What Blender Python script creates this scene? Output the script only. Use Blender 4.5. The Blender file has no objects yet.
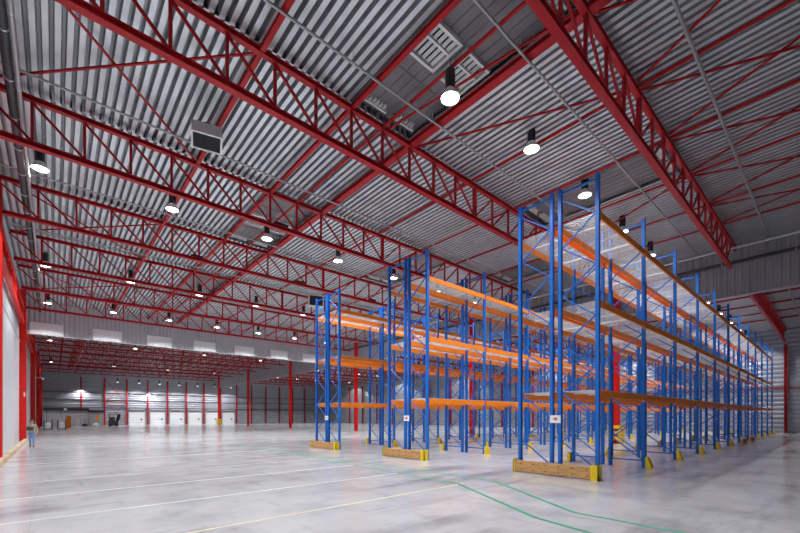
import bpy, math, random
from mathutils import Vector, Matrix
random.seed(7)
S = bpy.context.scene
COL = S.collection
PI = math.pi
ORD = ['first', 'second', 'third', 'fourth', 'fifth', 'sixth', 'seventh', 'eighth', 'ninth', 'tenth', 'eleventh', 'twelfth',
       'thirteenth', 'fourteenth', 'fifteenth', 'sixteenth', 'seventeenth', 'eighteenth', 'nineteenth', 'twentieth']

# ------------------------------------------------------------------ materials
def mat(name, col, rough=0.5, metal=0.0, noise=0.0, scale=6.0, emit=None, estr=0.0, coat=0.0, stretch=None, spec=0.5):
    m = bpy.data.materials.new(name)
    m.use_nodes = True
    nt = m.node_tree
    b = nt.nodes['Principled BSDF']
    b.inputs['Base Color'].default_value = (*col, 1)
    b.inputs['Roughness'].default_value = rough
    b.inputs['Metallic'].default_value = metal
    b.inputs['Specular IOR Level'].default_value = spec
    if coat:
        b.inputs['Coat Weight'].default_value = coat
        b.inputs['Coat Roughness'].default_value = 0.15
    if emit:
        b.inputs['Emission Color'].default_value = (*emit, 1)
        b.inputs['Emission Strength'].default_value = estr
    if noise:
        tc = nt.nodes.new('ShaderNodeTexCoord')
        mp = nt.nodes.new('ShaderNodeMapping')
        if stretch: mp.inputs['Scale'].default_value = stretch
        n = nt.nodes.new('ShaderNodeTexNoise')
        n.inputs['Scale'].default_value = scale
        n.inputs['Detail'].default_value = 4
        r = nt.nodes.new('ShaderNodeValToRGB')
        r.color_ramp.elements[0].position = 0.3
        r.color_ramp.elements[1].position = 0.7
        r.color_ramp.elements[0].color = (*[max(0, c * (1 - noise)) for c in col], 1)
        r.color_ramp.elements[1].color = (*[min(1, c * (1 + noise)) for c in col], 1)
        L = nt.links.new
        L(tc.outputs['Object'], mp.inputs['Vector'])
        L(mp.outputs['Vector'], n.inputs['Vector'])
        L(n.outputs['Fac'], r.inputs['Fac'])
        L(r.outputs['Color'], b.inputs['Base Color'])
    return m

M = {}
M['red'] = mat('red_paint', (0.40, 0.008, 0.013), 0.42, noise=0.12, scale=3, spec=0.25)
M['bright_red'] = mat('bright_red_paint', (0.66, 0.012, 0.008), 0.4, noise=0.08, scale=2, spec=0.3)
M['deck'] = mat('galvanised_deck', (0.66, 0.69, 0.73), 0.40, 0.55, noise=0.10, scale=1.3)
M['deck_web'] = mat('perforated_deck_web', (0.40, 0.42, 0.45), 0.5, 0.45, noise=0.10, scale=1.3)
M['hatch'] = mat('grey_hatch_sheet', (0.20, 0.19, 0.20), 0.5, 0.2, noise=0.12, scale=1.5)
M['white_trim'] = mat('white_trim_paint', (0.75, 0.76, 0.76), 0.5, noise=0.04)
M['slat'] = mat('pale_louvre_metal', (0.55, 0.56, 0.58), 0.4, 0.4, noise=0.05)
M['cladding'] = mat('grey_cladding', (0.40, 0.405, 0.44), 0.45, 0.25, noise=0.06, scale=1)
M['far_cladding'] = mat('blue_grey_cladding', (0.34, 0.355, 0.40), 0.4, 0.2, noise=0.08, scale=1)
M['white_panel'] = mat('white_sandwich_panel', (0.74, 0.77, 0.80), 0.3, noise=0.03, scale=0.7)
M['pale_band'] = mat('pale_grey_flashing', (0.56, 0.57, 0.58), 0.45, noise=0.05)
M['pale_sheet'] = mat('pale_panel', (0.62, 0.64, 0.66), 0.35, noise=0.04)
M['blue'] = mat('blue_powder_coat', (0.010, 0.15, 0.58), 0.42, noise=0.08, scale=4, spec=0.3)
M['orange'] = mat('orange_powder_coat', (0.95, 0.265, 0.018), 0.42, noise=0.06, scale=4, spec=0.3)
M['galv'] = mat('galvanised_steel', (0.62, 0.63, 0.65), 0.35, 0.5, noise=0.08, scale=5)
M['wire'] = mat('galvanised_wire', (0.80, 0.80, 0.80), 0.4, 0.2, noise=0.04, scale=5)
M['timber'] = mat('pale_timber', (0.60, 0.33, 0.12), 0.6, noise=0.25, scale=5, stretch=(6, 0.7, 6))
M['pale_timber'] = mat('sanded_timber', (0.66, 0.52, 0.36), 0.6, noise=0.2, scale=5, stretch=(6, 0.7, 6))
M['yellow'] = mat('yellow_paint', (0.86, 0.60, 0.01), 0.4, noise=0.06)
M['black'] = mat('black_plastic', (0.02, 0.02, 0.022), 0.45, noise=0.1)
M['dark'] = mat('dark_pipe_lagging', (0.055, 0.055, 0.06), 0.6, noise=0.2, scale=8)
M['pipe'] = mat('galvanised_pipe', (0.42, 0.43, 0.44), 0.4, 0.5, noise=0.08, scale=5)
M['lens'] = mat('lit_lamp_lens', (0.9, 0.9, 0.9), 0.4, emit=(1.0, 0.98, 0.95), estr=14.0, noise=0.01)
M['lamp_white'] = mat('lamp_reflector', (0.85, 0.85, 0.85), 0.35, noise=0.02)
M['flood_lens'] = mat('lit_flood_lens', (0.9, 0.9, 0.9), 0.4, emit=(1.0, 0.98, 0.95), estr=60.0, noise=0.01)
M['green'] = mat('green_floor_paint', (0.02, 0.42, 0.22), 0.45, noise=0.2, scale=3)
M['white_line'] = mat('worn_pale_floor_paint', (0.74, 0.74, 0.71), 0.45, noise=0.14, scale=3)
M['yellow_line'] = mat('worn_cream_floor_paint', (0.80, 0.75, 0.52), 0.45, noise=0.10, scale=3)
M['door'] = mat('white_dock_door', (0.80, 0.82, 0.85), 0.4, noise=0.03)
M['office'] = mat('grey_office_panel', (0.40, 0.39, 0.40), 0.5, noise=0.05)
M['skin'] = mat('skin', (0.52, 0.30, 0.21), 0.5, noise=0.05)
M['hair'] = mat('dark_hair', (0.025, 0.018, 0.014), 0.5, noise=0.2, scale=30)
M['khaki'] = mat('khaki_cloth', (0.36, 0.35, 0.27), 0.8, noise=0.12, scale=12)
M['denim'] = mat('blue_denim', (0.17, 0.28, 0.47), 0.8, noise=0.15, scale=15)
M['charcoal'] = mat('charcoal_cloth', (0.05, 0.05, 0.055), 0.8, noise=0.1, scale=15)
M['sign'] = mat('white_card', (0.85, 0.85, 0.85), 0.5, noise=0.02)
M['sign_red'] = mat('red_card_print', (0.75, 0.10, 0.06), 0.5, noise=0.05)

def floor_mat():
    m = bpy.data.materials.new('polished_concrete'); m.use_nodes = True
    nt = m.node_tree; L = nt.links.new; b = nt.nodes['Principled BSDF']
    tc = nt.nodes.new('ShaderNodeTexCoord')
    def noise(scale, detail, st=None):
        mp = nt.nodes.new('ShaderNodeMapping')
        if st: mp.inputs['Scale'].default_value = st
        n = nt.nodes.new('ShaderNodeTexNoise'); n.inputs['Scale'].default_value = scale; n.inputs['Detail'].default_value = detail
        n.inputs['Roughness'].default_value = 0.6
        L(tc.outputs['Object'], mp.inputs['Vector']); L(mp.outputs['Vector'], n.inputs['Vector'])
        return n.outputs['Fac']
    def ramp(f, a, ca, c, cc):
        r = nt.nodes.new('ShaderNodeValToRGB')
        r.color_ramp.elements[0].position = a; r.color_ramp.elements[1].position = c
        r.color_ramp.elements[0].color = (*ca, 1); r.color_ramp.elements[1].color = (*cc, 1)
        L(f, r.inputs['Fac']); return r.outputs['Color']
    def mul(x, y, fac=1.0):
        k = nt.nodes.new('ShaderNodeMix'); k.data_type = 'RGBA'; k.blend_type = 'MULTIPLY'
        k.inputs[0].default_value = fac
        L(x, k.inputs[6]); L(y, k.inputs[7]); return k.outputs[2]
    big = ramp(noise(0.16, 5), 0.35, (0.60, 0.605, 0.62), 0.66, (0.78, 0.78, 0.79))
    mid = ramp(noise(0.8, 8), 0.32, (0.76, 0.76, 0.785), 0.55, (1, 1, 1))
    scr = ramp(noise(0.55, 9, (0.30, 1.5, 1)), 0.30, (0.44, 0.45, 0.48), 0.46, (1, 1, 1))
    scr2 = ramp(noise(2.2, 6, (1.4, 0.25, 1)), 0.28, (0.62, 0.63, 0.65), 0.42, (1, 1, 1))
    c = mul(mul(mul(big, mid), scr, 0.85), scr2, 0.6)
    # saw-cut joints every 6 m
    sp = nt.nodes.new('ShaderNodeSeparateXYZ'); L(tc.outputs['Object'], sp.inputs[0])
    def joint(sock, off):
        a = nt.nodes.new('ShaderNodeMath'); a.operation = 'ADD'; a.inputs[1].default_value = off; L(sock, a.inputs[0])
        p = nt.nodes.new('ShaderNodeMath'); p.operation = 'PINGPONG'; p.inputs[1].default_value = 3.0; L(a.outputs[0], p.inputs[0])
        return ramp(p.outputs[0], 0.0022, (0.68, 0.68, 0.68), 0.0045, (1, 1, 1))
    c = mul(c, joint(sp.outputs['X'], 0.3)); c = mul(c, joint(sp.outputs['Y'], 2.0))
    L(c, b.inputs['Base Color'])
    rr = nt.nodes.new('ShaderNodeMapRange'); L(noise(0.9, 5), rr.inputs[0])
    rr.inputs[3].default_value = 0.10; rr.inputs[4].default_value = 0.22
    L(rr.outputs[0], b.inputs['Roughness'])
    b.inputs['IOR'].default_value = 1.5
    return m
M['floor'] = floor_mat()

# ------------------------------------------------------------------ mesh building
class MB:
    def __init__(s): s.v = []; s.f = []; s.m = []
    def add(s, vs, fs, mi=0):
        o = len(s.v); s.v += [tuple(p) for p in vs]
        s.f += [tuple(i + o for i in f) for f in fs]; s.m += [mi] * len(fs)
        return s
    def box(s, x0, x1, y0, y1, z0, z1, mi=0):
        return s.add([(x0, y0, z0), (x1, y0, z0), (x1, y1, z0), (x0, y1, z0), (x0, y0, z1), (x1, y0, z1), (x1, y1, z1), (x0, y1, z1)],
                     [(0, 3, 2, 1), (4, 5, 6, 7), (0, 1, 5, 4), (1, 2, 6, 5), (2, 3, 7, 6), (3, 0, 4, 7)], mi)
    def frame(s, p, q, up=(0, 0, 1)):
        p = Vector(p); q = Vector(q); d = (q - p).normalized(); u = Vector(up)
        if abs(d.dot(u)) > 0.99: u = Vector((0, 1, 0))
        a = d.cross(u).normalized(); b = a.cross(d).normalized()
        return p, q, a, b
    def bar(s, p, q, w, h, up=(0, 0, 1), mi=0):
        p, q, a, b = s.frame(p, q, up)
        c = [(-w / 2, -h / 2), (w / 2, -h / 2), (w / 2, h / 2), (-w / 2, h / 2)]
        return s.add([p + a * x + b * y for x, y in c] + [q + a * x + b * y for x, y in c],
                     [(3, 2, 1, 0), (4, 5, 6, 7), (0, 1, 5, 4), (1, 2, 6, 5), (2, 3, 7, 6), (3, 0, 4, 7)], mi)
    def sweep(s, p, q, prof, up=(0, 0, 1), mi=0):
        p, q, a, b = s.frame(p, q, up); n = len(prof)
        vs = [p + a * x + b * y for x, y in prof] + [q + a * x + b * y for x, y in prof]
        fs = [(i, (i + 1) % n, (i + 1) % n + n, i + n) for i in range(n)]
        fs += [tuple(range(n))[::-1], tuple(range(n, 2 * n))]
        return s.add(vs, fs, mi)
    def tube(s, p, q, r, n=10, r2=None, mi=0):
        p, q, a, b = s.frame(p, q); r2 = r if r2 is None else r2
        cs = [(math.cos(2 * PI * i / n), math.sin(2 * PI * i / n)) for i in range(n)]
        vs = [p + (a * x + b * y) * r for x, y in cs] + [q + (a * x + b * y) * r2 for x, y in cs]
        fs = [(i, (i + 1) % n, (i + 1) % n + n, i + n) for i in range(n)] + [tuple(range(n))[::-1], tuple(range(n, 2 * n))]
        return s.add(vs, fs, mi)
    def ihsec(s, p, q, w, h, t=0.02, tw=0.014, up=(0, 0, 1), mi=0):
        W, H = w / 2, h / 2; k = tw / 2
        return s.sweep(p, q, [(-W, -H), (W, -H), (W, -H + t), (k, -H + t), (k, H - t), (W, H - t), (W, H), (-W, H), (-W, H - t), (-k, H - t), (-k, -H + t), (-W, -H + t)], up, mi)
    def lathe(s, prof, c=(0, 0, 0), n=20, mi=0):
        k = len(prof); vs = []; fs = []
        for r, z in prof:
            for i in range(n):
                t = 2 * PI * i / n; vs.append((c[0] + r * math.cos(t), c[1] + r * math.sin(t), c[2] + z))
        for j in range(k - 1):
            for i in range(n):
                i2 = (i + 1) % n; fs.append((j * n + i, j * n + i2, (j + 1) * n + i2, (j + 1) * n + i))
        return s.add(vs, fs, mi)
    def disc(s, r, z, c=(0, 0, 0), n=20, mi=0, down=True):
        vs = [(c[0] + r * math.cos(2 * PI * i / n), c[1] + r * math.sin(2 * PI * i / n), c[2] + z) for i in range(n)]
        f = tuple(range(n)); return s.add(vs, [f[::-1] if down else f], mi)
    def mesh(s, name, mats):
        me = bpy.data.meshes.new(name); me.from_pydata(s.v, [], s.f)
        for m in (mats if isinstance(mats, (list, tuple)) else [mats]): me.materials.append(m)
        if any(s.m): me.polygons.foreach_set('material_index', s.m)
        me.update(); return me
    def build(s, name, mats, parent=None, loc=(0, 0, 0)):
        return link(name, s.mesh(name, mats), parent, loc)

def link(name, data, parent=None, loc=(0, 0, 0), rot=None):
    o = bpy.data.objects.new(name, data); COL.objects.link(o)
    if parent: o.parent = parent
    o.location = loc
    if rot: o.rotation_euler = rot
    return o
def smooth(o, ang=40):
    for p in o.data.polygons: p.use_smooth = True
    o.data.set_sharp_from_angle(angle=math.radians(ang)); return o
def tag(o, label, cat, group=None, kind=None):
    o['label'] = label; o['category'] = cat
    if group: o['group'] = group
    if kind: o['kind'] = kind
    return o
def empty(name, loc=(0, 0, 0)):
    o = bpy.data.objects.new(name, None); COL.objects.link(o); o.location = loc; o.empty_display_size = 0.2; return o
def struct(o, label=None):
    o['kind'] = 'structure'
    if label: o['label'] = label
    return o
def copy_tree(o, loc=None, parent=None):
    c = o.copy(); COL.objects.link(c)
    c.parent = parent
    if loc is not None: c.location = loc
    for ch in [x for x in kids.get(o.name, [])]: copy_tree(ch, None, c)
    return c
kids = {}
def reg(o):
    """remember the children of a finished thing, for copying"""
    kids[o.name] = list(o.children)
    for ch in o.children: reg(ch)
    return o

# ------------------------------------------------------------------ the building
XW, XE, YB, YF = -1.9, 60.0, -14.0, 100.0      # wall faces
XC, YC, ZC = 29.0, 44.4, 8.66                   # drop curtains
ZD0, ZD1 = 11.42, 11.62                         # deck soffit / rib top
ZB, ZT = 9.87, 11.22                            # truss chord centres
TY = [3.92 + 6 * k for k in range(17)]          # truss lines
CX = 12.88                                      # truss centre

b = MB(); b.box(XW - .3, XE + .3, YB - .3, YF + .3, -0.3, 0)
floor = struct(b.build('floor', M['floor']), 'pale grey polished concrete floor')

# painted floor lines
def stripe(pts, w, m, label):
    b = MB()
    n = len(pts); L = []; R = []
    for i, p in enumerate(pts):
        p = Vector(p)
        d0 = (p - Vector(pts[i - 1])).normalized() if i else None
        d1 = (Vector(pts[i + 1]) - p).normalized() if i < n - 1 else None
        d = ((d0 or d1) + (d1 or d0)).normalized(); nn = Vector((-d.y, d.x))
        k = 1 / max(0.5, nn.dot(Vector((-(d1 or d0).y, (d1 or d0).x))))
        L.append(p + nn * w / 2 * k); R.append(p - nn * w / 2 * k)
    vs = [(q.x, q.y, .0005) for q in L + R] + [(q.x, q.y, .0025) for q in L + R]
    fs = []
    for i in range(n - 1):
        fs += [(i + 2 * n, i + 3 * n, i + 1 + 3 * n, i + 1 + 2 * n), (i, i + 1, i + 1 + n, i + n),
               (i, i + 2 * n, i + 1 + 2 * n, i + 1), (i + n, i + 1 + n, i + 1 + 3 * n, i + 3 * n)]
    b.add(vs, fs); o = b.build('painted_line', m, floor); o['label'] = label; return o
stripe([(8.78, 27.5), (8.74, 21.1), (8.08, 6.75), (6.42, 3.62), (6.2, 2.6), (6.1, -1)], .085, M['green'], 'green walkway line nearer the camera')
stripe([(8.75, 19.5), (9.12, 11.3), (9.2, 6.4), (8.13, 4.69), (7.3, 3.31), (7.25, -1)], .085, M['green'], 'green walkway line nearer the racks')
stripe([(-1.5, 6.66), (8.2, 6.7)], .07, M['yellow_line'], 'cream floor line nearest the camera')
stripe([(-1.5, 9.27), (8.2, 9.3)], .09, M['white_line'], 'pale floor line, second from the camera')
stripe([(-1.5, 11.94), (8.3, 11.94)], .08, M['white_line'], 'pale floor line, third from the camera')
stripe([(-1.5, 14.7), (8.4, 14.8)], .06, M['white_line'], 'faint floor line, fourth from the camera')
stripe([(-1.5, 20.2), (8.6, 20.2)], .08, M['white_line'], 'faint floor line, fifth from the camera')

# corrugated roof deck with openings for the roof hatches
HATCH = [(6.85, 9.20, 0), (6.85, 9.20, 2), (6.85, 9.20, 4), (16.1, 18.5, 0), (22.0, 24.4, 1), (16.1, 18.5, 2)]
P = 0.24
def deck_patch(b, x0, x1, y0, y1):
    n = int(round((x1 - x0) / P)); p = (x1 - x0) / n
    prof = []
    for i in range(n):
        a = x0 + i * p
        prof += [(a, ZD0), (a + .52 * p, ZD0), (a + .62 * p, ZD1), (a + .90 * p, ZD1)]
    prof.append((x1, ZD0))
    k = len(prof)
    vs = [(x, y0, z) for x, z in prof] + [(x, y1, z) for x, z in prof]
    for i in range(k - 1):
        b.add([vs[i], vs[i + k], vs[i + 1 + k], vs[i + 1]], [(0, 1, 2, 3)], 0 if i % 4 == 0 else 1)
b = MB()
rows = [(YB, TY[0])] + [(TY[k], TY[k + 1]) for k in range(5)] + [(TY[5], YF)]
for ri, (y0, y1) in enumerate(rows):
    cuts = sorted([(a, c) for a, c, k in HATCH if k == ri - 1])
    x = XW
    for a, c in cuts:
        deck_patch(b, x, a, y0, y1); x = c
    deck_patch(b, x, XE, y0, y1)
b.box(XW - .3, XE + .3, YB - .3, YF + .3, 12.1, 12.2)
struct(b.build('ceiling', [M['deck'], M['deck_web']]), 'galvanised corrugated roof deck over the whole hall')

# outer walls
b = MB()
b.box(XW - .3, XW, YB - .3, YF + .3, 0, 7.3)
for k in range(20):
    y = YB + 6 * k
    b.box(XW, XW + .012, y, y + .06, 0, 7.3)
b.box(XW - .3, XW, YB - .3, YF + .3, 7.3, 8.2, 1); b.box(XW, XW + .05, YB, YF, 7.28, 7.36, 1)
b.box(XW - .3, XW, YB - .3, YF + .3, 8.2, 12.2, 2)
struct(b.build('wall_left', [M['white_panel'], M['pale_band'], M['cladding']]), 'white panelled wall along the left side')

def ribbed_wall(name, m, along, fixed, a0, a1, z0, z1, thick, horiz, pitch, depth, label, sides=(1,)):
    """cladding sheet whose ribs are real folds; along='x' or 'y'; sides: +1/-1 direction of the ribs"""
    b = MB()
    def P3(a, off, z): return (a, fixed + off, z) if along == 'x' else (fixed + off, a, z)
    if along == 'x': b.box(a0, a1, fixed - thick / 2, fixed + thick / 2, z0, z1)
    else: b.box(fixed - thick / 2, fixed + thick / 2, a0, a1, z0, z1)
    for sd in sides:
        o0 = sd * (thick / 2 + .001); o1 = sd * (thick / 2 + depth)
        L0, L1 = (z0, z1) if horiz else (a0, a1)
        n = int((L1 - L0) / pitch)
        for i in range(n):
            c = L0 + i * pitch; pr = [(c + .02, o0), (c + .25 * pitch, o1), (c + .62 * pitch, o1), (c + .85 * pitch, o0)]
            if horiz: vs = [P3(a0, o, t) for t, o in pr] + [P3(a1, o, t) for t, o in pr]
            else: vs = [P3(t, o, z0) for t, o in pr] + [P3(t, o, z1) for t, o in pr]
            b.add(vs, [(j, j + 1, j + 5, j + 4) for j in range(3)] + [(0, 1, 2, 3), (7, 6, 5, 4)])
    return struct(b.build(name, m), label)
ribbed_wall('wall_far', M['far_cladding'], 'x', YF + .1, XW, XE, 0, 12.1, .2, True, .5, .05, 'blue-grey clad wall with the dock doors at the far end', (-1,))
ribbed_wall('wall_right', M['far_cladding'], 'y', XE + .1, YB, YF, 0, 12.1, .2, True, .5, .05, 'blue-grey clad wall beyond the ends of the racks', (-1,))
ribbed_wall('wall_back', M['far_cladding'], 'x', YB - .1, XW, XE, 0, 12.1, .2, True, .5, .05, 'clad wall behind the camera', (1,))
ribbed_wall('wall_curtain_right', M['cladding'], 'y', XC, YB, YF, ZC, 11.38, .06, False, .32, .045, 'grey ribbed drop curtain under the roof above the racks', (-1, 1))
ribbed_wall('wall_curtain_far', M['cladding'], 'x', YC, XW, XC - .08, ZC, 11.38, .06, False, .32, .045, 'grey ribbed drop curtain under the roof across the hall', (-1,))
b = MB(); b.box(XC - .1, XC + .1, YB, YF, ZC - .05, ZC - .005)
struct(b.build('trim_1', M['galv']), 'metal edge strip of the drop curtain above the racks')
b = MB(); b.box(XW, XC - .12, YC - .1, YC + .1, ZC - .05, ZC - .005)
struct(b.build('trim_2', M['galv']), 'metal edge strip of the drop curtain across the hall')

# thin pale boxes with ribs, set along the foot of the far curtain
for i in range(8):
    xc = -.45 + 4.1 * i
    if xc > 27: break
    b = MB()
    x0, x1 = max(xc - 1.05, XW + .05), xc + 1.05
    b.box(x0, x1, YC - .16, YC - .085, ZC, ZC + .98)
    o = b.build('pale_panel', M['pale_sheet'])
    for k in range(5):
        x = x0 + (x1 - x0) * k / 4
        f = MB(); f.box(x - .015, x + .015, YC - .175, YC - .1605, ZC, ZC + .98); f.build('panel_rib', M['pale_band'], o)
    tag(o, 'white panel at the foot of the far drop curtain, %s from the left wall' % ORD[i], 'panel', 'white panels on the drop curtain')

# dock doors
for i, (xa, xb) in enumerate([(11.9, 14.7), (15.75, 18.5), (19.5, 22.3), (23.25, 26.0), (27.0, 29.75), (30.75, 33.5)]):
    d = empty('door_%d' % (i + 1), ((xa + xb) / 2, YF - .06, 0)); struct(d, 'white sectional dock door, %s from the left' % ORD[i])
    w = (xb - xa) / 2; b = MB()
    for k in range(5): b.box(-w, w, -.10, -.03, .02 + .54 * k, .53 + .54 * k)
    b.build('door_leaf', M['door'], d)
    b = MB(); b.box(w - .75, w - .45, -.13, -.105, 1.0, 1.35); b.build('door_window', M['black'], d)
    b = MB(); b.box(-w - .12, -w - .01, -.14, 0, 0, 2.85); b.box(w + .01, w + .12, -.14, 0, 0, 2.85); b.box(-w - .12, w + .12, -.14, 0, 2.72, 2.86)
    b.build('door_frame', M['galv'], d)
    b = MB(); b.box(-w + .1, w - .1, -.30, 0, 3.2, 3.5); b.build('door_shutter_box', M['office'], d)

# wall columns and girts of the far and right walls
b0 = MB(); b0.ihsec((0, 0, 0), (0, 0, 9.7), .24, .26, .025, .02, (0, 1, 0)); mwc = b0.mesh('wall_column', M['red'])
for i in range(16):
    x = 4.0 + 3.75 * i
    o = link('wall_column', mwc, None, (x, YF - .34, 0))
    tag(o, 'red steel wall column against the far wall, %s from the left' % ORD[i], 'column', 'columns of the far wall')
for i in range(15):
    y = 3.92 + 6 * i
    o = link('wall_column', mwc, None, (XE - .34, y, 0))
    tag(o, 'red steel column on the far right wall, %s from the right edge of the photo' % ORD[i], 'column', 'columns of the far right wall')
for i, z in enumerate((3.6, 5.2, 6.6)):
    b = MB(); b.bar((XW + .2, YF - .16, z), (XE - .3, YF - .16, z), .1, .12)
    tag(b.build('wall_girt', M['dark']), '%s horizontal dark rail on the far wall' % ['lowest', 'middle', 'highest'][i], 'rail', 'rails on the far wall')
for i, z in enumerate((4.9,)):
    b = MB(); b.bar((XE - .16, -5, z), (XE - .16, YF - .6, z), .1, .12)
    tag(b.build('wall_girt', M['red']), 'horizontal red rail on the wall beyond the rack ends', 'rail')
# cross bracing on far wall
b = MB()
for (xa, xb) in ((7.9, 11.4),):
    for z0, z1 in ((.3, 4.8), (4.8, 9.2)):
        b.bar((xa, YF - .5, z0), (xb, YF - .5, z1), .07, .07); b.bar((xa, YF - .58, z1), (xb, YF - .58, z0), .07, .07)
    b.bar((xa, YF - .54, 4.8), (xb, YF - .54, 4.8), .09, .09)
tag(b.build('wall_cross_brace', M['red']), 'red cross bracing on the far wall left of the dock doors', 'brace')

# left wall: big columns, girder, timber kerbs
for i, k in enumerate((0, 3, 6, 9, 12, 15)):
    c = empty('hall_column', (XW + .19, TY[k], 0))
    b = MB(); b.ihsec((0, 0, .02), (0, 0, 11.1), .36, .42, .03, .02, (0, 1, 0)); b.build('shaft', M['bright_red'], c)
    b = MB(); b.box(-.185, .2, -.24, .24, 0, .02); b.build('base_plate', M['red'], c)
    if k == 6:
        b = MB(); b.box(.02, .16, -.236, -.222, 3.2, 3.65); o = b.build('wall_sign', M['sign_red'], c)
        b = MB(); b.box(.055, .125, -.246, -.238, 3.3, 3.55); b.build('sign_symbol', M['sign'], o)
    tag(c, 'bright red steel column on the white left wall, %s from the camera' % ORD[i], 'column', 'columns of the left wall')
for s in range(5):
    y0, y1 = TY[3 * s] + .3, TY[3 * s + 3] - .3
    g = empty('wall_girder', (XW + .17, y0, 8.6)); Ln = y1 - y0
    b = MB(); b.bar((0, 0, .1), (0, Ln, .1), .2, .2); b.build('bottom_chord', M['bright_red'], g)
    b = MB(); b.bar((0, 0, 1.2), (0, Ln, 1.2), .2, .2); b.build('top_chord', M['bright_red'], g)
    for q in range(13):
        y = .2 + (Ln - .4) * q / 12
        b = MB(); b.bar((0, y, .2), (0, y, 1.1), .14, .14, (0, 1, 0)); b.build('post', M['bright_red'], g)
    for q in range(12):
        ya = .2 + (Ln - .4) * q / 12; yb = .2 + (Ln - .4) * (q + 1) / 12
        b = MB(); b.bar((0, ya, 1.1), (0, yb, .2), .08, .08); b.build('diagonal', M['red'], g)
    tag(g, 'bright red lattice girder along the top of the left wall, %s from the camera' % ORD[s], 'girder', 'girders of the left wall')
mk = MB(); mk.box(-.10, .10, 0, 2.3, 0, .2); mk.box(-.08, .08, .02, 2.28, .2, .22); mkm = mk.mesh('timber_kerb', M['pale_timber'])
mk2 = MB(); mk2.box(-.10, .10, 0, 2.3, 0, .2, 0); mk2.box(-.102, .102, -.012, .10, 0, .202, 1); mk2m = mk2.mesh('timber_kerb', [M['pale_timber'], M['orange']])
for i in range(9):
    y = 16.4 + 2.5 * i
    if abs(y + 1.1 - TY[3]) < .0: continue
    o = link('timber_kerb', mkm if i % 2 else mk2m, None, (-1.5, y, 0))
    tag(o, 'pale timber kerb on the floor along the left wall, %s from the camera' % ORD[i], 'kerb', 'timber kerbs along the left wall')

# interior columns
mcol = MB(); mcol.ihsec((0, 0, .03), (0, 0, 11.0), .34, .36, .03, .02, (0, 1, 0)); mcm = mcol.mesh('shaft', M['bright_red'])
mbp = MB(); mbp.box(-.26, .26, -.26, .26, 0, .03); mbm = mbp.mesh('base_plate', M['red'])
mgd = MB()
for sx in (-1, 1):
    for sy in (-1, 1):
        mgd.bar((sx * .34, sy * .34, 0), (sx * .34, sy * .34, 1.2), .1, .1, (0, 1, 0))
for z in (.25, .62, 1.0):
    for sx in (-1, 1):
        mgd.box(sx * .34 - .035, sx * .34 + .035, -.28, .28, z, z + .22); mgd.box(-.28, .28, sx * .34 - .035, sx * .34 + .035, z, z + .22)
mgm = mgd.mesh('column_guard', M['yellow'])
clabel = {9.92: 'bright red column with a yellow guard seen between the racks',
          21.92: 'red column standing behind the second pair of racks',
          39.92: 'bright red column seen just right of the end of the farthest rack',
          57.92: 'bright red column standing alone left of the racks',
          75.92: 'slim red column left of the lone bright column',
          93.92: 'red column with yellow guard in front of the dock doors'}
for y in clabel:
    c = empty('hall_column', (28.1, y, 0)); link('shaft', mcm, c); link('base_plate', mbm, c)
    tag(c, clabel[y], 'column', 'columns in the middle of the hall')
    if y in (9.92, 93.92):
        g = link('column_guard', mgm, None, (28.1, y, 0))
        tag(g, {9.92: 'yellow guard around the red column between the racks', 75.92: 'yellow guard around the slim red column left of the lone bright one',
                93.92: 'yellow guard around the red column before the dock doors'}[y], 'guard', 'yellow column guards')

# ------------------------------------------------------------------ roof trusses
HL, PN = 14.41, 1.215
def chord_bottom():
    b = MB(); b.ihsec((-HL, 0, ZB), (HL, 0, ZB), .19, .16, .025, .03); return b
def chord_top():
    b = MB(); b.ihsec((-14.55, 0, ZT), (15.9, 0, ZT), .16, .15, .022, .03); return b
def members():
    V = []; D = []
    for k in range(-11, 12):
        x = k * PN
        V.append(((x, 0, ZB + .09), (x, 0, ZT - .09), .12 if k == 0 else .075))
    for k in range(-12, 11):
        if k < 0: D.append(((max(k * PN, -14.3), 0, ZT - .09), ((k + 1) * PN, 0, ZB + .09)))
    for k in range(0, 12):
        D.append(((min((k + 1) * PN, 14.5), 0, ZT - .09), (k * PN, 0, ZB + .09)))
    return V, D
mB = chord_bottom().mesh('bottom_chord', M['red']); mT = chord_top().mesh('top_chord', M['red'])
V, D = members()
def unit_bar(p, q, w):
    b = MB(); b.bar(p, q, w, w, (0, 1, 0)); return b
mV = unit_bar((0, 0, ZB + .09), (0, 0, ZT - .09), .075).mesh('web_post', M['red'])
mV0 = unit_bar((0, 0, ZB + .09), (0, 0, ZT - .09), .13).mesh('web_post', M['red'])
mDl = unit_bar((-PN, 0, ZT - .09), (0, 0, ZB + .09), .06).mesh('web_diagonal', M['red'])
mDr = unit_bar((PN, 0, ZT - .09), (0, 0, ZB + .09), .06).mesh('web_diagonal', M['red'])
mG = MB()
for k in range(-11, 12):
    for z in (ZB + .13, ZT - .13): mG.box(k * PN - .11, k * PN + .11, -.008, .008, z - .09, z + .09)
mGm = mG.mesh('gusset_plates', M['red'])
mW = MB()
for p, q, w in V: mW.bar(p, q, w, w, (0, 1, 0))
for p, q in D: mW.bar(p, q, .06, .06, (0, 1, 0))
mWm = mW.mesh('web', M['red'])
def truss_full(x, y, label, group):
    t = empty('roof_truss', (x, y, 0))
    link('bottom_chord', mB, t); link('top_chord', mT, t)
    for k in range(-11, 12): link('web_post', mV0 if k == 0 else mV, t, (k * PN, 0, 0))
    for k in range(-11, 1): link('web_diagonal', mDl, t, (k * PN, 0, 0))
    for k in range(0, 12): link('web_diagonal', mDr, t, (k * PN, 0, 0))
    tag(t, label, 'truss', group)
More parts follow.
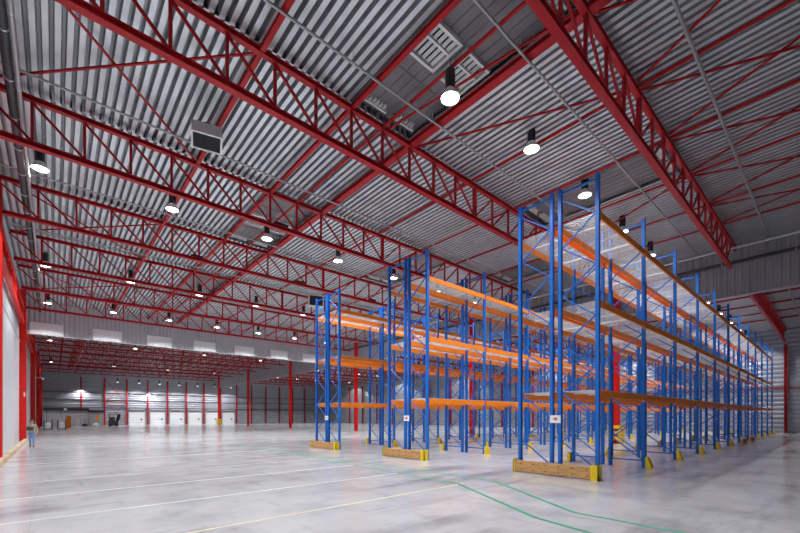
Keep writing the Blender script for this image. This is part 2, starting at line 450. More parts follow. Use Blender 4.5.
def truss_lite(x, y, label, group):
    t = empty('roof_truss', (x, y, 0))
    link('bottom_chord', mB, t); link('top_chord', mT, t); link('web', mWm, t)
    tag(t, label, 'truss', group)
tl = ['red roof truss running steeply down from the top centre of the photo',
      'red roof truss from the top left corner down to behind the racks',
      'red roof truss third from the camera, between ceiling heater and second truss row of lamps']
tl[2] = 'third red roof truss from the camera, just beyond the ceiling heater'
for k in range(7):
    lab = tl[k] if k < 3 else 'red roof truss, %s from the camera%s' % (ORD[k], ', last before the drop curtain' if k == 6 else '')
    truss_full(CX, TY[k], lab, 'roof trusses of the main hall')
for k in range(7, 16):
    truss_lite(CX, TY[k], 'red roof truss in the far bay beyond the drop curtain', 'roof trusses beyond the far drop curtain')
truss_full(CX + 31, TY[0], 'red roof truss beyond the ribbed drop curtain at the far right', 'roof trusses beyond the right drop curtain')
for k in range(1, 16):
    truss_lite(CX + 31, TY[k], 'red roof truss past the rack tops beyond the right drop curtain', 'roof trusses behind the right drop curtain')

# struts, sway braces and bracing rods between trusses
SX = [4.0, 6.80, 8.02, 9.27, 12.5, 15.6, 18.55, 21.8, 24.5]
ms = MB(); ms.tube((0, .1, 0), (0, 5.9, 0), .05, 8); msm = ms.mesh('roof_strut', M['red'])
mhs = MB(); mhs.ihsec((0, .1, 0), (0, 5.9, 0), .13, .12, .02, .03); mhm = mhs.mesh('roof_strut', M['red'])
mh2 = MB(); mh2.ihsec((0, .1, 0), (0, 5.9, 0), .26, .14, .02, .03); mh2m = mh2.mesh('roof_strut', M['red'])
for k in range(-1, 7):
    for i, x in enumerate(SX):
        if k == 6 and False: continue
        y = TY[0] - 6 if k < 0 else TY[k]
        o = link('roof_strut', mh2m if i == 3 else mhm if i in (0, 1) else msm, None, (x, y, ZT))
        where = 'right of the first truss' if k < 0 else 'between %s and %s trusses' % (ORD[k], ORD[k + 1])
        tag(o, 'red roof strut %s, %s from the left wall' % (where, ORD[i]), 'strut', 'roof struts of the main hall')
for k in range(7, 15):
    for i, x in enumerate(SX + [.8, 2.4, 5.4, 10.9, 14.0, 17.1, 20.2, 23.1, 26.0]):
        o = link('roof_strut', mhm, None, (x, TY[k], ZT)); tag(o, 'red roof strut in the far bay beyond the drop curtain', 'strut', 'roof struts beyond the far drop curtain')
for k in range(-1, 6):
    for i, x in enumerate((33.5, 37.2, 40.9, 44.5, 48.2, 51.9)):
        y = TY[0] + 6 * k
        o = link('roof_strut', mhm, None, (x, y, ZT)); tag(o, 'red roof strut beyond the right drop curtain', 'strut', 'roof struts beyond the right drop curtain')
# vertical cross bracing in the far bay
md1 = MB(); md1.bar((0, .12, ZT - .12), (0, 5.88, ZB + .12), .06, .06); md1 = md1.mesh('cross_diagonal', M['red'])
md2 = MB(); md2.bar((.07, .12, ZB + .12), (.07, 5.88, ZT - .12), .06, .06); md2 = md2.mesh('cross_diagonal', M['red'])
mc1 = MB(); mc1.ihsec((0, .096, ZB), (0, 5.904, ZB), .14, .12, .02, .03); mc1 = mc1.mesh('lower_tie', M['red'])
for k in range(7, 15):
    for x in (2.5, 9.9, 15.9, 23.2):
        t = empty('sway_brace', (x, TY[k], 0)); link('lower_tie', mc1, t); link('cross_diagonal', md1, t); link('cross_diagonal', md2, t)
        tag(t, 'red cross-braced tie under the roof of the far bay beyond the drop curtain', 'brace', 'sway braces of the far bay')
# diagonal rods in the roof plane
def rod(xa, ya, xb, yb, z, label):
    b = MB(); b.bar((xa, ya, z), (xb, yb, z), .05, .05)
    tag(b.build('bracing_rod', M['red']), label, 'rod', 'bracing rods under the roof')
for k in (1, 3, 5):
    rod(-1.5, TY[k + 1] - .12, 3.9, TY[k] + .12, ZT - .02, 'red bracing rod by left wall between %s and %s trusses, rising leftward' % (ORD[k], ORD[k + 1]))
    rod(-1.5, TY[k] + .12, 3.9, TY[k + 1] - .12, ZT + .06, 'red bracing rod by left wall between %s and %s trusses, rising rightward' % (ORD[k], ORD[k + 1]))
SX2 = [9.27, 12.5, 15.6, 18.55, 21.8, 24.5]
for i in range(5):
    rod(SX2[i] + .15, TY[0] - .12, SX2[i + 1] - .15, TY[0] - 5.88, ZT - .02, 'red bracing rod right of the first truss, %s pair, sloping to the right' % ORD[i])
    rod(SX2[i + 1] - .15, TY[0] - .12, SX2[i] + .15, TY[0] - 5.88, ZT + .05, 'red bracing rod right of the first truss, %s pair, sloping to the left' % ORD[i])
rod(9.45, TY[1] - .12, 12.4, TY[0] + .12, ZT - .02, 'red bracing rod between the first two trusses behind the brightest lamp')
rod(8.2, TY[1] - .12, 9.1, TY[0] + .12, ZT, 'short red bracing rod below the louvred roof hatch')
rod(18.7, TY[0] + .12, 21.7, TY[1] - .12, ZT, 'red bracing rod between the first two trusses over the rack tops')

# roof hatches
for i, (x0, x1, k) in enumerate(HATCH):
    y0, y1 = TY[k] + .12, TY[k + 1] - .12
    h = empty('roof_hatch', ((x0 + x1) / 2, (y0 + y1) / 2, ZD0)); w = (x1 - x0) / 2; l = (y1 - y0) / 2
    b = MB(); b.box(-w, w, -l, l, .12, .16)
    for q in range(1, 8): b.box(-w + 2 * w * q / 8 - .012, -w + 2 * w * q / 8 + .012, -l, l, .10, .12)
    for q in (-1, 1): b.box(-w, w, q * l * .42 - .02, q * l * .42 + .02, .095, .12)
    b.build('hatch_sheet', M['hatch'], h)
    for sy in (-1, 1):
        for q in range(2):
            b = MB()
            xa = -w + .15 + q * w; xb = xa + w - .3
            b.box(xa, xb, sy * (l - .25) - .03, sy * (l - .25) + .03, -.02, .11)
            for t in range(6): b.box(xa + .04 + (xb - xa - .08) * t / 6, xa + .08 + (xb - xa - .08) * t / 6, sy * (l - .25) - (.2 if sy > 0 else -.03), sy * (l - .25) + (-.03 if sy > 0 else .2), .02, .1)
            b.build('kerb_strip', M['white_trim'], h)
    if i < 2:
        for q in range(2):
            xa = -w + .1 + q * w; xb = xa + w - .2; ya, yb = -.36, .56
            f = MB()
            f.box(xa, xa + .08, ya, yb, -.02, .11); f.box(xb - .08, xb, ya, yb, -.02, .11)
            f.box(xa, xb, ya - .08, ya, -.02, .11); f.box(xa, xb, yb, yb + .08, -.02, .11); f.box(xa, xb, -.03, .03, -.01, .10)
            b = MB(); b.box(xa + .08, xb - .08, ya, yb, .112, .118); b.build('louvre_shade_sheet', M['black'], h)  # black sheet paints in the shade behind the louvre slats
            fo = f.build('louvre_frame', M['white_trim'], h)
            f = MB()
            for t in range(5):
                xc = xa + .16 + (xb - xa - .32) * t / 4
                f.bar((xc, ya + .02, .05), (xc, yb - .02, .05), .085, .02, (0.7, 0, 1))
            f.build('louvre_slats', M['slat'], fo)
    lab = ['dark flat roof hatch with white louvres beside the brightest lamp', 'dark flat roof hatch between the third and fourth trusses', 'dark flat roof hatch between the fifth and sixth trusses',
           'dark flat roof hatch above the near top corner of the front rack', 'small looking dark roof hatch behind the front rack upright', 'dark flat roof hatch behind the second pair of racks'][i]
    tag(h, lab, 'hatch', 'roof hatches')

# ------------------------------------------------------------------ pipes
def pipe(p, q, r, m, label, step=3.0, ring=None, name='roof_pipe'):
    p = Vector(p); q = Vector(q); t = empty(name, p)
    b = MB(); b.tube((0, 0, 0), q - p, r, 12); smooth(b.build('tube', m, t))
    d = (q - p).normalized(); n = int((q - p).length / step)
    b = MB(); b.tube(-d * .02, d * .02, r * 1.18, 12); b.box(-.008, .008, -.008, .008, r * .9, ZD0 - p.z)
    hm = b.mesh('hanger', ring or M['galv'])
    for i in range(n): link('hanger', hm, t, d * (step * (i + .5)))
    tag(t, label, 'pipe', 'pipes under the roof')
zp = 11.09
for y, r, lab in ((2.46, .045, 'thin grey pipe right of the first roof truss'), (5.4, .035, 'thin grey pipe left of the first truss, passing between the two brightest lamps'),
                  (8.5, .035, 'thin grey pipe just right of the second truss'), (14.6, .035, 'thin grey pipe passing under the ceiling heater'),
                  (20.5, .03, 'thin grey pipe between the third and fourth trusses'), (26.5, .03, 'thin grey pipe between the fourth and fifth trusses')):
    pipe((-1.6, y, zp), (28.7, y, zp), r, M['pipe'], lab)
pipe((30, 2.46, zp), (59, 2.46, zp), .045, M['pipe'], 'thin grey pipe beyond the right drop curtain')
pipe((-.86, YB + 1, 10.52), (-.86, 43.9, 10.52), .105, M['dark'], 'thick dark lagged pipe running along the left wall', 1.75, name='lagged_pipe')
pipe((-.69, YB + 1, 10.40), (-.69, 44.0, 10.40), .05, M['pipe'], 'slim silver pipe beside the thick dark pipe at left', 2.6)
pipe((27.6, -6, 10.95), (27.6, 43.5, 10.95), .07, M['galv'], 'silver pipe running along the top of the right drop curtain', 3.0)
pipe((28.72, -6, 10.5), (28.72, 43.5, 10.5), .09, M['dark'], 'dark pipe along the face of the right drop curtain', 3.0, name='lagged_pipe')

# ------------------------------------------------------------------ high bay lamps
lb = MB(); lb.lathe([(.001, .78), (.10, .78), (.135, .74), (.135, .28), (.12, .24), (.001, .24)], n=16); l_house = lb.mesh('lamp_housing', M['black'])
lb = MB(); lb.lathe([(.12, .25), (.17, .17), (.235, .05), (.255, .0), (.247, .0), (.228, .045), (.16, .155), (.11, .235)], n=24); l_ref = lb.mesh('reflector', M['lamp_white'])
lb = MB(); lb.disc(.242, .022, n=24); l_lens = lb.mesh('lens', M['lens'])
lb = MB(); lb.tube((0, 0, .5), (0, 0, ZD0 - 10.62), .012, 6); l_cord = lb.mesh('hanging_cord', M['black'])
for me in (l_house, l_ref):
    for p in me.polygons: p.use_smooth = True
def cord_mesh(z):
    b = MB(); b.tube((0, 0, .5), (0, 0, ZD0 - z), .012, 6); return b.mesh('hanging_cord', M['black'])
LAMP_W = 1000.0
sp = bpy.data.lights.new('lamp_light', 'SPOT'); sp.energy = LAMP_W; sp.spot_size = math.radians(134); sp.spot_blend = .25; sp.shadow_soft_size = .14; sp.color = (.965, .985, 1.0)
def lamp(x, y, label, group, z=10.62):
    t = empty('high_bay_lamp', (x, y, z))
    link('lamp_housing', l_house, t); link('reflector', l_ref, t); link('lens', l_lens, t); link('hanging_cord', l_cord if abs(z - 10.62) < .01 else cord_mesh(z), t)
    lo = bpy.data.objects.new('lamp_light', sp); COL.objects.link(lo); lo.parent = t; lo.location = (0, 0, -.02)
    tag(t, label, 'lamp', group)
LX = [-.37 + 4.15 * i for i in range(7)]
for r, k in enumerate((0, 2, 4, 6)):
    for i, x in enumerate(LX):
        y = TY[k] + 3
        if k == 6: y = 41.0
        z = 10.62
        if k == 0: z = (10.62, 10.62, 10.3, 10.82, 10.82, 10.62, 10.62)[i]
        lamp(x, y, 'lit high bay lamp, %s row from the camera, %s from the left wall' % (ORD[r], ORD[i]), 'high bay lamps of the main hall', z)
for k in (9, 13):  # the farther row is added to brighten the office front
    for i, x in enumerate(LX[::2]):
        lamp(x, TY[k] + 3, 'lit high bay lamp under the roof of the far bay beyond the drop curtain, farther row added', 'high bay lamps of the far bay, farther row added')
for i in range(7):
    lamp(9.6 + 3.70 * i, YF - 2.9, 'lit high bay lamp hanging low before the far wall, %s from the left' % ORD[i], 'high bay lamps before the far wall', 8.7)
for k in (0, 2, 4, 7, 10, 13):
    for i in range(6):
        lamp(33.2 + 4.85 * i, TY[k] + 3, 'lit high bay lamp beyond the right drop curtain', 'high bay lamps beyond the right drop curtain')
# far wall floodlights
for x, z, lab in ((4.0, 7.0, 'lit wall floodlight above the grey office'), (15.3, 6.6, 'lit wall floodlight between the first two dock doors')):
    t = empty('wall_floodlight', (x, YF - .62, z))
    b = MB(); b.box(-.35, .35, -.22, 0, -.1, .12); b.build('lamp_body', M['galv'], t)
    b = MB(); b.box(-.32, .32, -.2, -.02, -.13, -.102); b.build('lens', M['flood_lens'], t)
    b = MB(); b.box(-.04, .04, 0, .14, -.04, .04); b.build('bracket', M['black'], t)
    li = bpy.data.lights.new('floodlight', 'SPOT'); li.energy = 420; li.spot_size = math.radians(150); li.spot_blend = .4; li.shadow_soft_size = .1
    lo = bpy.data.objects.new('floodlight', li); COL.objects.link(lo); lo.parent = t; lo.location = (0, -.3, -.16); lo.rotation_euler = (math.radians(25), 0, 0)
    tag(t, lab, 'lamp', 'wall floodlights')

# ------------------------------------------------------------------ ceiling heaters
def heater(loc, rz, tilt, label, sc):
    t = empty('unit_heater', loc); t.rotation_euler = (tilt, 0, rz); t.scale = (sc, sc, sc)
    b = MB(); b.box(-.5, .5, -.32, .12, -.38, .38); b.build('casing', M['pale_band'], t)
    b = MB()
    b.box(-.52, .52, -.36, -.322, -.40, -.34); b.box(-.52, .52, -.36, -.322, .34, .40); b.box(-.52, -.46, -.36, -.322, -.34, .34); b.box(.46, .52, -.36, -.322, -.34, .34)
    b.build('grille_frame', M['white_trim'], t)
    b = MB(); b.box(-.45, .45, -.335, -.322, -.33, .33)
    for q in range(9): b.bar((-.45, -.345, -.3 + .075 * q), (.45, -.345, -.3 + .075 * q), .02, .03, (0, 1, 1))
    b.build('grille', M['black'], t)
    b = MB(); b.tube((0, .12, 0), (0, .25, 0), .3, 18); b.build('fan_ring', M['black'], t)
    tag(t, label, 'heater', 'ceiling heaters')
heater((3.62, 13.3, 10.72), math.radians(-15), math.radians(78), 'white ceiling heater with dark grille beside a red strut near the left wall', .85)
heater((14.0, 24.9, 10.0), math.radians(-20), 0, 'white ceiling heater with dark grille above the farthest rack', 1.0)
for i, (x, k) in enumerate(((7.3, 2), (5.5, 3), (16.8, 3), (11.2, 3))):
    b = MB(); b.box(-.28, .28, -.09, .09, .09, .2)
    o = b.build('junction_box', M['black'], None, (x, TY[k], ZB))
    tag(o, 'small black box on the bottom chord of the %s truss, %s' % (ORD[k], ['above the centre left lamps', 'nearest the left wall', 'over the racks', 'between the other two'][i]), 'box', 'black boxes on the trusses')

# ------------------------------------------------------------------ pallet racks
BAY, NB, RX = 3.92, 11, 11.62
HR, DR = 8.76, 1.10
LEV = [2.55, 5.12, 7.65]
def post_mesh():
    b = MB(); w, d, t = .055, .05, .012   # open omega section
    b.sweep((0, 0, .012), (0, 0, HR), [(-w, -d), (w, -d), (w, d), (w - t, d), (w - t, -d + t), (-w + t, -d + t), (-w + t, d), (-w, d)], (0, 1, 0))
    b.box(-.08, .08, -.07, .07, 0, .012)
    return b.mesh('upright', M['blue'])
mPost = post_mesh()
def brace_mesh():
    b = MB(); y0, y1 = .055, DR - .055
    b.bar((0, y0, .25), (0, y1, .25), .04, .05); b.bar((0, y0, HR - .15), (0, y1, HR - .15), .04, .06)
    z = .3; s = 0; st = .735
    while z + st < HR - .1:
        a, c = (y0, y1) if s % 2 == 0 else (y1, y0)
        b.bar((0, a, z), (0, c, z + st), .035, .035); z += st; s += 1
    return b.mesh('frame_bracing', M['blue'])
mBrace = brace_mesh()
def beam_mesh():
    b = MB(); l = BAY - .12
    b.box(.06, .06 + l, -.025, .025, -.19, -.02); b.box(.06, .06 + l, -.025, .012, -.02, .0)
    b.box(.058, .068, -.04, .045, -.24, .03); b.box(l + .052, l + .062, -.04, .045, -.24, .03)
    return b.mesh('beam', M['orange'])
mBeam = beam_mesh()
def deck_mesh():
    b = MB(); l = BAY - .14; n = 38; k = 16; r = .0055
    for i in range(n):
        x = .08 + (l - .02) * i / (n - 1); b.box(x - r, x + r, -.03, DR + .03, .008, .008 + 2 * r)
    for i in range(k):
        y = -.03 + (DR + .06) * i / (k - 1); b.box(.07, .07 + l, y - r, y + r, .008 - 2 * r + .009, .0085 + .008)
    for x in (.9, 1.95, 2.95): b.box(x - .03, x + .03, .03, DR - .03, -.035, .005)
    return b.mesh('wire_deck', M['wire'])
mDeck = deck_mesh()
def guard_mesh():
    b = MB()
    b.add([(-.13, -.20, .0), (.13, -.20, 0), (.13, .0, 0), (-.13, 0, 0), (-.12, -.07, .38), (.12, -.07, .38), (.12, -.0, .38), (-.12, -.0, .38)],
          [(0, 3, 2, 1), (4, 5, 6, 7), (0, 1, 5, 4), (1, 2, 6, 5), (2, 3, 7, 6), (3, 0, 4, 7)])
    b.box(-.15, .15, -.23, .0, 0, .012)
    return b.mesh('post_protector', M['yellow'])
mGuard = guard_mesh()
ROWS = [(4.59, 1, 'front row of the rack nearest the camera', 'nearest front'), (5.96, -1, 'back row of the rack nearest the camera', 'nearest back'),
        (11.39, 1, 'front row of the middle rack', 'middle front'), (12.74, -1, 'back row of the middle rack', 'middle back'),
        (18.07, 1, 'front row of the farthest rack', 'farthest front'), (19.42, -1, 'back row of the farthest rack', 'farthest back')]
for ri, (y, face, what, short) in enumerate(ROWS):
    rk = empty('pallet_rack', (RX, y, 0))
    for i in range(NB + 1):
        x = i * BAY
        link('upright', mPost, rk, (x, 0, 0))
        link('upright', mPost, rk, (x, DR, 0), (0, 0, PI))
        link('frame_bracing', mBrace, rk, (x, 0, 0))
        if face > 0 and i % 3 == 0:
            for zz in (1.6, 4.4, 7.2):
                b = MB(); b.box(x - .02, x + .02, DR + .052, DR + .17, zz, zz + .05)
                b.build('row_spacer', M['galv'], rk)
    for i in range(NB):
        for z in LEV:
            link('beam', mBeam, rk, (i * BAY, -.035, z)); link('beam', mBeam, rk, (BAY + i * BAY, DR + .035, z), (0, 0, PI))
            link('wire_deck', mDeck, rk, (i * BAY, 0, z))
    tag(rk, 'tall blue and orange empty pallet racking, %s' % what, 'rack', 'pallet racks')
    for i in range(1 if face > 0 else 1, NB + 1):
        o = link('post_protector', mGuard, None, (RX + i * BAY, y - .085 if face > 0 else y + DR + .085, 0), (0, 0, 0 if face > 0 else PI))
        tag(o, 'yellow guard at %s upright from near end, %s' % (ORD[i], what.replace('the rack nearest the camera', 'nearest rack').replace('of the', 'of')), 'guard', 'yellow guards along the ' + short + ' rack row')
# end kerbs: heavy timber between yellow steel ends
for y0, y1, w in ((4.45, 7.14, 'nearest'), (11.24, 13.92, 'middle'), (17.9, 20.68, 'farthest')):
    k = empty('rack_end_kerb', (11.36, y0, 0)); Ln = y1 - y0
    b = MB(); b.box(-.07, .07, .12, Ln - .06, .03, .20); b.box(-.07, .07, .12, Ln - .06, .204, .375); b.build('timber', M['timber'], k)
    for q in range(6):
        for z in (.11, .29):
            yy = .3 + (Ln - .6) * q / 5; b = MB(); b.tube((-.07, yy, z), (-.082, yy, z), .02, 8); b.build('bolt', M['black'], k)
    b = MB(); b.box(-.10, .14, -.02, .01, 0, .44); b.box(-.10, -.075, -.02, .2, 0, .44); b.box(-.06, .15, .012, .10, 0, .40); b.build('end_guard', M['yellow'], k)
    b = MB(); b.box(-.10, .12, Ln - .05, Ln - .02, 0, .42); b.box(-.10, -.075, Ln - .10, Ln - .02, 0, .42); b.build('end_guard', M['yellow'], k)
    tag(k, 'timber kerb with yellow steel ends at the foot of the %s rack' % w, 'kerb', 'kerbs at the rack ends')
for y, w in ((5.82, 'nearest'), (12.6, 'middle'), (19.3, 'farthest')):
    t = empty('rack_sign', (RX - .06, y, 1.72))
    b = MB(); b.box(-.01, 0, -.17, .17, -.12, .12); b.build('card', M['sign'], t)
    b = MB(); b.box(-.014, -.0105, -.06, .03, -.04, .05); b.box(-.014, -.0105, -.02, .08, -.01, .02); b.build('print_mark', M['sign_red'], t)
    tag(t, 'small white card with a red mark on the end of the %s rack' % w, 'sign', 'cards on the rack ends')
# timber barrier lying in the passage bay
for i, (x, l) in enumerate(((33.2, 1.5), (36.6, 1.5))):
    b = MB(); b.box(0, l, -.07, .07, 0, .34)
    o = b.build('timber_barrier', M['timber'], None, (x, 4.2 + .0 * i, 0)); o.rotation_euler = (0, 0, 0)
    tag(o, 'short timber barrier on the floor along the front rack, %s of two' % ['nearer', 'farther'][i], 'barrier', 'timber barriers by the front rack')

# ------------------------------------------------------------------ far left corner
of = empty('site_office', (-1.2, 91.0, 0))
b = MB(); b.box(0, 5.9, 0, 4, 0, 2.85); b.box(5.9, 8.1, .5, 4, 0, 2.6); b.build('wall_panels', M['office'], of)
b = MB(); b.box(-.2, 6.0, -.35, 4.2, 2.86, 3.3); b.box(6.0, 8.3, .2, 4.2, 2.62, 2.95); b.build('roof_edge', M['black'], of)
for x in (.25, 2.1, 5.85):
    b = MB(); b.box(x - .03, x + .03, -.02, -.001, 0, 2.85); b.build('panel_joint', M['dark'], of)
b = MB(); b.box(7.0, 7.8, .44, .495, 1.2, 2.1); b.build('notice', M['orange'], of)
b = MB(); b.box(2.5, 2.9, -.42, -.36, 2.95, 3.2); b.build('sign_lamp', M['sign'], of)
tag(of, 'grey panelled site office with dark roof edge in the far left corner', 'office')
def trolley(x, y, label, full):
    t = empty('roll_cage', (x, y, 0))
    b = MB(); b.box(-.4, .4, -.35, .35, .16, .22); b.build('base', M['black'], t)
    for sx in (-1, 1):
        b = MB(); N = 12
        pts = [(sx * .4, -.35, .2)] + [(sx * .4, -.35 * math.cos(PI * q / N), .95 + .42 * math.sin(PI * q / N)) for q in range(N + 1)] + [(sx * .4, .35, .2)]
        for q in range(len(pts) - 1): b.tube(pts[q], pts[q + 1], .05, 6)
        for q in range(1, 4): b.tube((sx * .4, -.35, .2 + .2 * q), (sx * .4, .35, .2 + .2 * q), .012, 5)
        b.build('side_hoop', M['black'], t)
    for sx in (-1, 1):
        for sy in (-1, 1):
            b = MB(); b.tube((sx * .32 - .02, sy * .28, .08), (sx * .32 + .02, sy * .28, .08), .08, 10); b.build('castor', M['black'], t)
    tag(t, label, 'trolley', 'roll cages by the far left wall')
    if full:
        b = MB(); b.lathe([(.001, 0), (.26, 0), (.3, .15), (.29, .5), (.24, .72), (.12, .8), (.001, .82)], n=14)
        o = smooth(b.build('sack', M['sign'], None, (x, y, .22)), 60)
        tag(o, 'white sack standing in the %s roll cage at far left' % full, 'sack', 'sacks in the roll cages')
trolley(-.55, 67, 'black roll cage at far left, nearest the wall', 'left-hand')
trolley(.75, 66.8, 'black roll cage at far left, away from the wall', 'right-hand')
def simple(name, mb, m, loc, label, cat, group=None):
    o = mb.build(name, m, None, loc); return tag(o, label, cat, group)
b = MB(); b.box(-.35, .35, -.3, .3, 0, .9); b.box(-.3, .3, -.25, .25, .9, 1.7)
simple('wrapped_stack', b, M['sign'], (1.0, 82, 0), 'white wrapped stack before the grey office', 'stack')
b = MB(); b.box(-.32, .32, -.3, .3, 0, 1.0); b.box(-.28, .28, -.28, .28, 1.005, 1.9)
simple('crate_stack', b, M['orange'], (1.75, 82, 0), 'orange stacked crates before the grey office', 'crate')
b = MB(); b.lathe([(.001, 0), (.2, 0), (.2, 1.2), (.15, 1.35), (.001, 1.35)], n=12)
simple('gas_bottle', b, M['galv'], (3.1, 87, 0), 'pale grey upright bottle before the grey office', 'bottle')
pt = empty('pallet_truck', (4.0, 87, 0))
b = MB(); b.box(-.35, -.15, -.6, .6, .1, .17); b.box(.15, .35, -.6, .6, .1, .17); b.box(-.35, .35, .5, .75, .1, .5); b.build('forks', M['black'], pt)
b = MB(); b.tube((0, .65, .5), (.15, 1.0, 1.25), .03, 8); b.tube((-.1, 1.0, 1.25), (.4, 1.0, 1.25), .025, 8); b.build('handle', M['black'], pt)
for xa, ya, ra in ((0, .6, .1), (-.25, -.5, .05), (.25, -.5, .05)):
    b = MB(); b.tube((xa - .05, ya, ra), (xa + .05, ya, ra), ra, 12); b.build('wheel', M['dark'], pt)
tag(pt, 'black pallet truck parked before the grey office', 'pallet truck')
b = MB(); b.lathe([(.001, 0), (.45, 0), (.55, .2), (.4, .5), (.15, .68), (.001, .7)], n=14)
smooth(simple('plastic_bundle', b, M['sign'], (5.5, 86, 0), 'white plastic bundle on the floor before the grey office', 'bundle'), 60)
b = MB(); b.box(-.25, .25, -.3, .3, 0, 2.1); b.box(-.22, .22, -.32, -.301, .2, 1.0); b.box(-.22, .22, -.32, -.301, 1.1, 2.0)
simple('locker', b, M['pale_band'], (6.2, 87, 0), 'tall pale locker at the corner of the grey office', 'locker')
mc = empty('floor_machine', (8.1, 88, 0))
b = MB(); b.box(-.7, .7, -.6, .6, .15, 1.0); b.box(-.6, .2, -.5, .5, 1.0, 1.7); b.build('body', M['dark'], mc)
b = MB(); b.bar((.6, 0, 1.0), (.9, 0, 2.2), .08, .5); b.box(-.65, .9, -.5, .5, 2.2, 2.28); b.bar((-.6, 0, 1.7), (-.6, 0, 2.2), .08, .5); b.build('canopy', M['black'], mc)
for sx in (-.45, .45):
    for sy in (-.62, .62):
        b = MB(); b.tube((sx, sy - .06, .22), (sx, sy + .06, .22), .22, 14); b.build('wheel', M['black'], mc)
tag(mc, 'dark ride-on machine parked right of the grey office', 'machine')
cam_t = empty('security_camera', (-1.1, 57.5, 6.0))
b = MB(); b.tube((-.41, 0, 0), (.35, 0, 0), .03, 8); b.build('arm', M['sign'], cam_t)
b = MB(); b.tube((.2, -.35, -.12), (.2, .3, -.1), .11, 12); b.box(.17, .23, -.05, .05, -.06, 0); b.build('camera_body', M['sign'], cam_t)
tag(cam_t, 'white security camera on an arm on the far red wall column', 'camera')

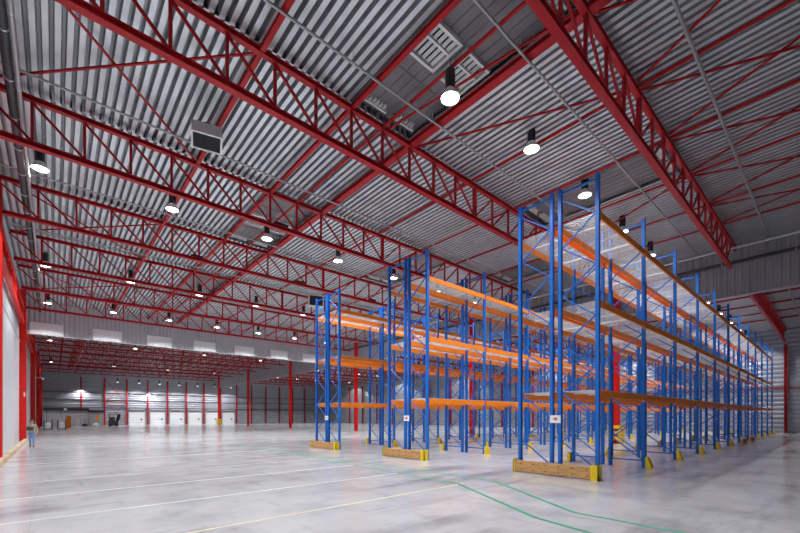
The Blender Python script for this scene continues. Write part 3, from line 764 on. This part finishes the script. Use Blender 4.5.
# ------------------------------------------------------------------ person
def person(loc, rz):
    import bmesh
    Hh = 1.0
    J = {  # joints for a 1.6 m walking figure facing -Y
        'pelvis': ((0, 0, .86), .125), 'waist': ((0, .01, .99), .115), 'chest': ((0, .0, 1.17), .135), 'upper': ((0, .0, 1.28), .115), 'neck': ((0, -.01, 1.36), .048), 'jaw': ((0, -.03, 1.425), .058), 'skull': ((0, -.012, 1.51), .083), 'crown': ((0, 0, 1.56), .06),
        'hipL': ((.085, 0, .80), .095), 'kneeL': ((.09, -.13, .46), .06), 'ankL': ((.09, -.20, .09), .04), 'toeL': ((.10, -.36, .045), .035),
        'hipR': ((-.085, 0, .80), .095), 'kneeR': ((-.09, .02, .46), .06), 'ankR': ((-.09, .20, .12), .04), 'toeR': ((-.10, .06, .05), .035),
        'shL': ((.165, .01, 1.27), .062), 'elL': ((.225, .06, 1.02), .045), 'wrL': ((.20, -.10, .84), .028), 'paL': ((.195, -.14, .78), .033),
        'shR': ((-.165, .01, 1.27), .062), 'elR': ((-.225, .0, 1.02), .045), 'wrR': ((-.13, -.20, 1.0), .028), 'paR': ((-.075, -.235, 1.0), .033)}
    E = [('pelvis', 'waist'), ('waist', 'chest'), ('chest', 'upper'), ('upper', 'neck'), ('neck', 'jaw'), ('jaw', 'skull'), ('skull', 'crown'),
         ('pelvis', 'hipL'), ('hipL', 'kneeL'), ('kneeL', 'ankL'), ('ankL', 'toeL'), ('pelvis', 'hipR'), ('hipR', 'kneeR'), ('kneeR', 'ankR'), ('ankR', 'toeR'),
         ('upper', 'shL'), ('shL', 'elL'), ('elL', 'wrL'), ('wrL', 'paL'), ('upper', 'shR'), ('shR', 'elR'), ('elR', 'wrR'), ('wrR', 'paR')]
    def fingers(tag_, palm, d, side):
        d = Vector(d).normalized(); s = Vector(side).normalized(); p = Vector(palm); curl = d.cross(s).normalized()
        for i, ln in enumerate((.058, .066, .062, .048)):
            r = p + s * (.026 * (1 - i * .667)) + d * .012
            a = r + d * ln * .55 + curl * .006; e = a + d * ln * .42 + curl * .02
            J['%s_f%da' % (tag_, i)] = (tuple(a), .0085); J['%s_f%db' % (tag_, i)] = (tuple(e), .0075)
            E.append((tag_, '%s_f%da' % (tag_, i))); E.append(('%s_f%da' % (tag_, i), '%s_f%db' % (tag_, i)))
        a = p + s * .042 - d * .01; e = a + d * .035 + s * .008
        J[tag_ + '_ta'] = (tuple(a), .011); J[tag_ + '_tb'] = (tuple(e), .009)
        E.append((tag_, tag_ + '_ta')); E.append((tag_ + '_ta', tag_ + '_tb'))
    fingers('paL', J['paL'][0], (0, -.3, -.9), (-.2, -1, .3)); fingers('paR', J['paR'][0], (1, -.3, .05), (0, .1, 1))
    names = list(J); idx = {n: i for i, n in enumerate(names)}
    me = bpy.data.meshes.new('person_cage'); me.from_pydata([J[n][0] for n in names], [(idx[a], idx[c]) for a, c in E], [])
    o = bpy.data.objects.new('person_cage', me); COL.objects.link(o)
    o.modifiers.new('s', 'SKIN'); sd = o.modifiers.new('u', 'SUBSURF'); sd.levels = 2; sd.render_levels = 2
    if not me.skin_vertices: 
        bm = bmesh.new(); bm.from_mesh(me); bm.verts.layers.skin.verify(); bm.to_mesh(me); bm.free()
    for i, n in enumerate(names):
        sv = me.skin_vertices[0].data[i]; r = J[n][1]
        sv.radius = (r, r) if n not in ('chest', 'upper', 'waist', 'pelvis') else (r * 1.22, r * .86)
        sv.use_root = n == 'pelvis'
    dg = bpy.context.evaluated_depsgraph_get(); ev = o.evaluated_get(dg)
    body = bpy.data.meshes.new_from_object(ev)
    bpy.data.objects.remove(o)
    body.name = 'person'
    body.materials.clear()
    for k in ('skin', 'khaki', 'denim', 'charcoal'): body.materials.append(M[k])
    for p in body.polygons:
        c = p.center; p.use_smooth = True
        arm = abs(c.x) > .15 and c.z > .75
        hand = (c - Vector(J['wrL'][0])).length < .022 or (Vector(J['paL'][0]) - c).length < .12 and c.z < .84 and c.x > .14 or (Vector(J['paR'][0]) - c).length < .10 and c.x > -.125 and c.y < -.18
        if hand: mi = 0
        elif c.z > 1.335: mi = 0
        elif c.z > .88 or arm: mi = 1
        elif c.z > .115 : mi = 2
        else: mi = 3
        p.material_index = mi
    P_ = link('person', body, None, loc, (0, 0, rz))
    # hair
    b = MB(); n = 16
    prof = [(.001, .112), (.04, .105), (.075, .078), (.092, .035), (.094, -.02), (.088, -.07), (.07, -.10)]
    k = len(prof); vs = []; fs = []
    for r, z in prof:
        for i in range(n):
            t = 2 * PI * i / n; y = r * math.sin(t); x = r * math.cos(t)
            zz = z
            if y < -.03 and z < .05: y = -.03 - (y + .03) * -.15 ; zz = max(z, .04)
            vs.append((x, -.008 + y * 1.05, 1.51 + zz))
    for j in range(k - 1):
        for i in range(n):
            i2 = (i + 1) % n; fs.append((j * n + i, j * n + i2, (j + 1) * n + i2, (j + 1) * n + i))
    b.add(vs, fs); h = smooth(b.build('hair', M['hair'], P_), 80)
    # face
    for sx in (-1, 1):
        b = MB(); b.lathe([(.001, -.009), (.009, -.004), (.009, .004), (.001, .009)], (sx * .03, -.093, 1.495), 8); b.build('eye', M['black'], P_)
    b = MB(); b.add([(-.012, -.088, 1.465), (.012, -.088, 1.465), (0, -.116, 1.463), (0, -.09, 1.50)], [(0, 1, 2), (0, 2, 3), (1, 3, 2), (0, 3, 1)]); b.build('nose', M['skin'], P_)
    b = MB(); b.box(-.02, .02, -.092, -.084, 1.428, 1.437); b.build('mouth', M['sign_red'], P_)
    for sx in (-1, 1):
        b = MB(); b.bar((sx * .083, -.01, 1.465), (sx * .09, .002, 1.515), .015, .03, (0, 1, 0)); b.build('ear', M['skin'], P_)
    # dark shoulder bag hanging at the hip is a thing carried
    tag(P_, 'person in a khaki top and blue jeans walking along the white left wall', 'person')
    bg = MB(); bg.box(-.15, .15, -.05, .05, 0, .2); bg.box(-.14, .14, -.055, .055, .02, .17)
    o = bg.build('document_case', M['charcoal'], None, (loc[0] - .09, loc[1] - .30, 1.0)); o.rotation_euler = (math.radians(-8), math.radians(6), 0)
    tag(o, 'dark flat case held by the person in the khaki top', 'case')
person((-.95, 31.1, 0), math.radians(-4))

# ------------------------------------------------------------------ world, camera
w = bpy.data.worlds.new('World'); S.world = w; w.use_nodes = True
w.node_tree.nodes['Background'].inputs[0].default_value = (.6, .7, .8, 1); w.node_tree.nodes['Background'].inputs[1].default_value = .4
cd = bpy.data.cameras.new('camera'); cam = bpy.data.objects.new('camera', cd); COL.objects.link(cam); S.camera = cam
F = 390.2; cd.sensor_fit = 'HORIZONTAL'; cd.sensor_width = 36; cd.lens = 36 * F / 800
cd.shift_y = (416.5 - 266.5) / 800; cd.clip_end = 400; cd.clip_start = .05
A = math.atan(440 / F)
fx, fy = math.cos(A), math.sin(A)
cam.location = (0, 0, 1.8); cam.rotation_euler = (PI / 2, 0, math.atan2(fy, fx) - PI / 2)
S.view_settings.view_transform = 'Standard'; S.view_settings.look = 'None'; S.view_settings.gamma = 1; S.view_settings.use_curve_mapping = False
S.view_settings.exposure = 0.15
S.cycles.max_bounces = 8; S.cycles.diffuse_bounces = 5; S.cycles.glossy_bounces = 3; S.cycles.use_light_tree = True
S.cycles.sample_clamp_indirect = 4.0
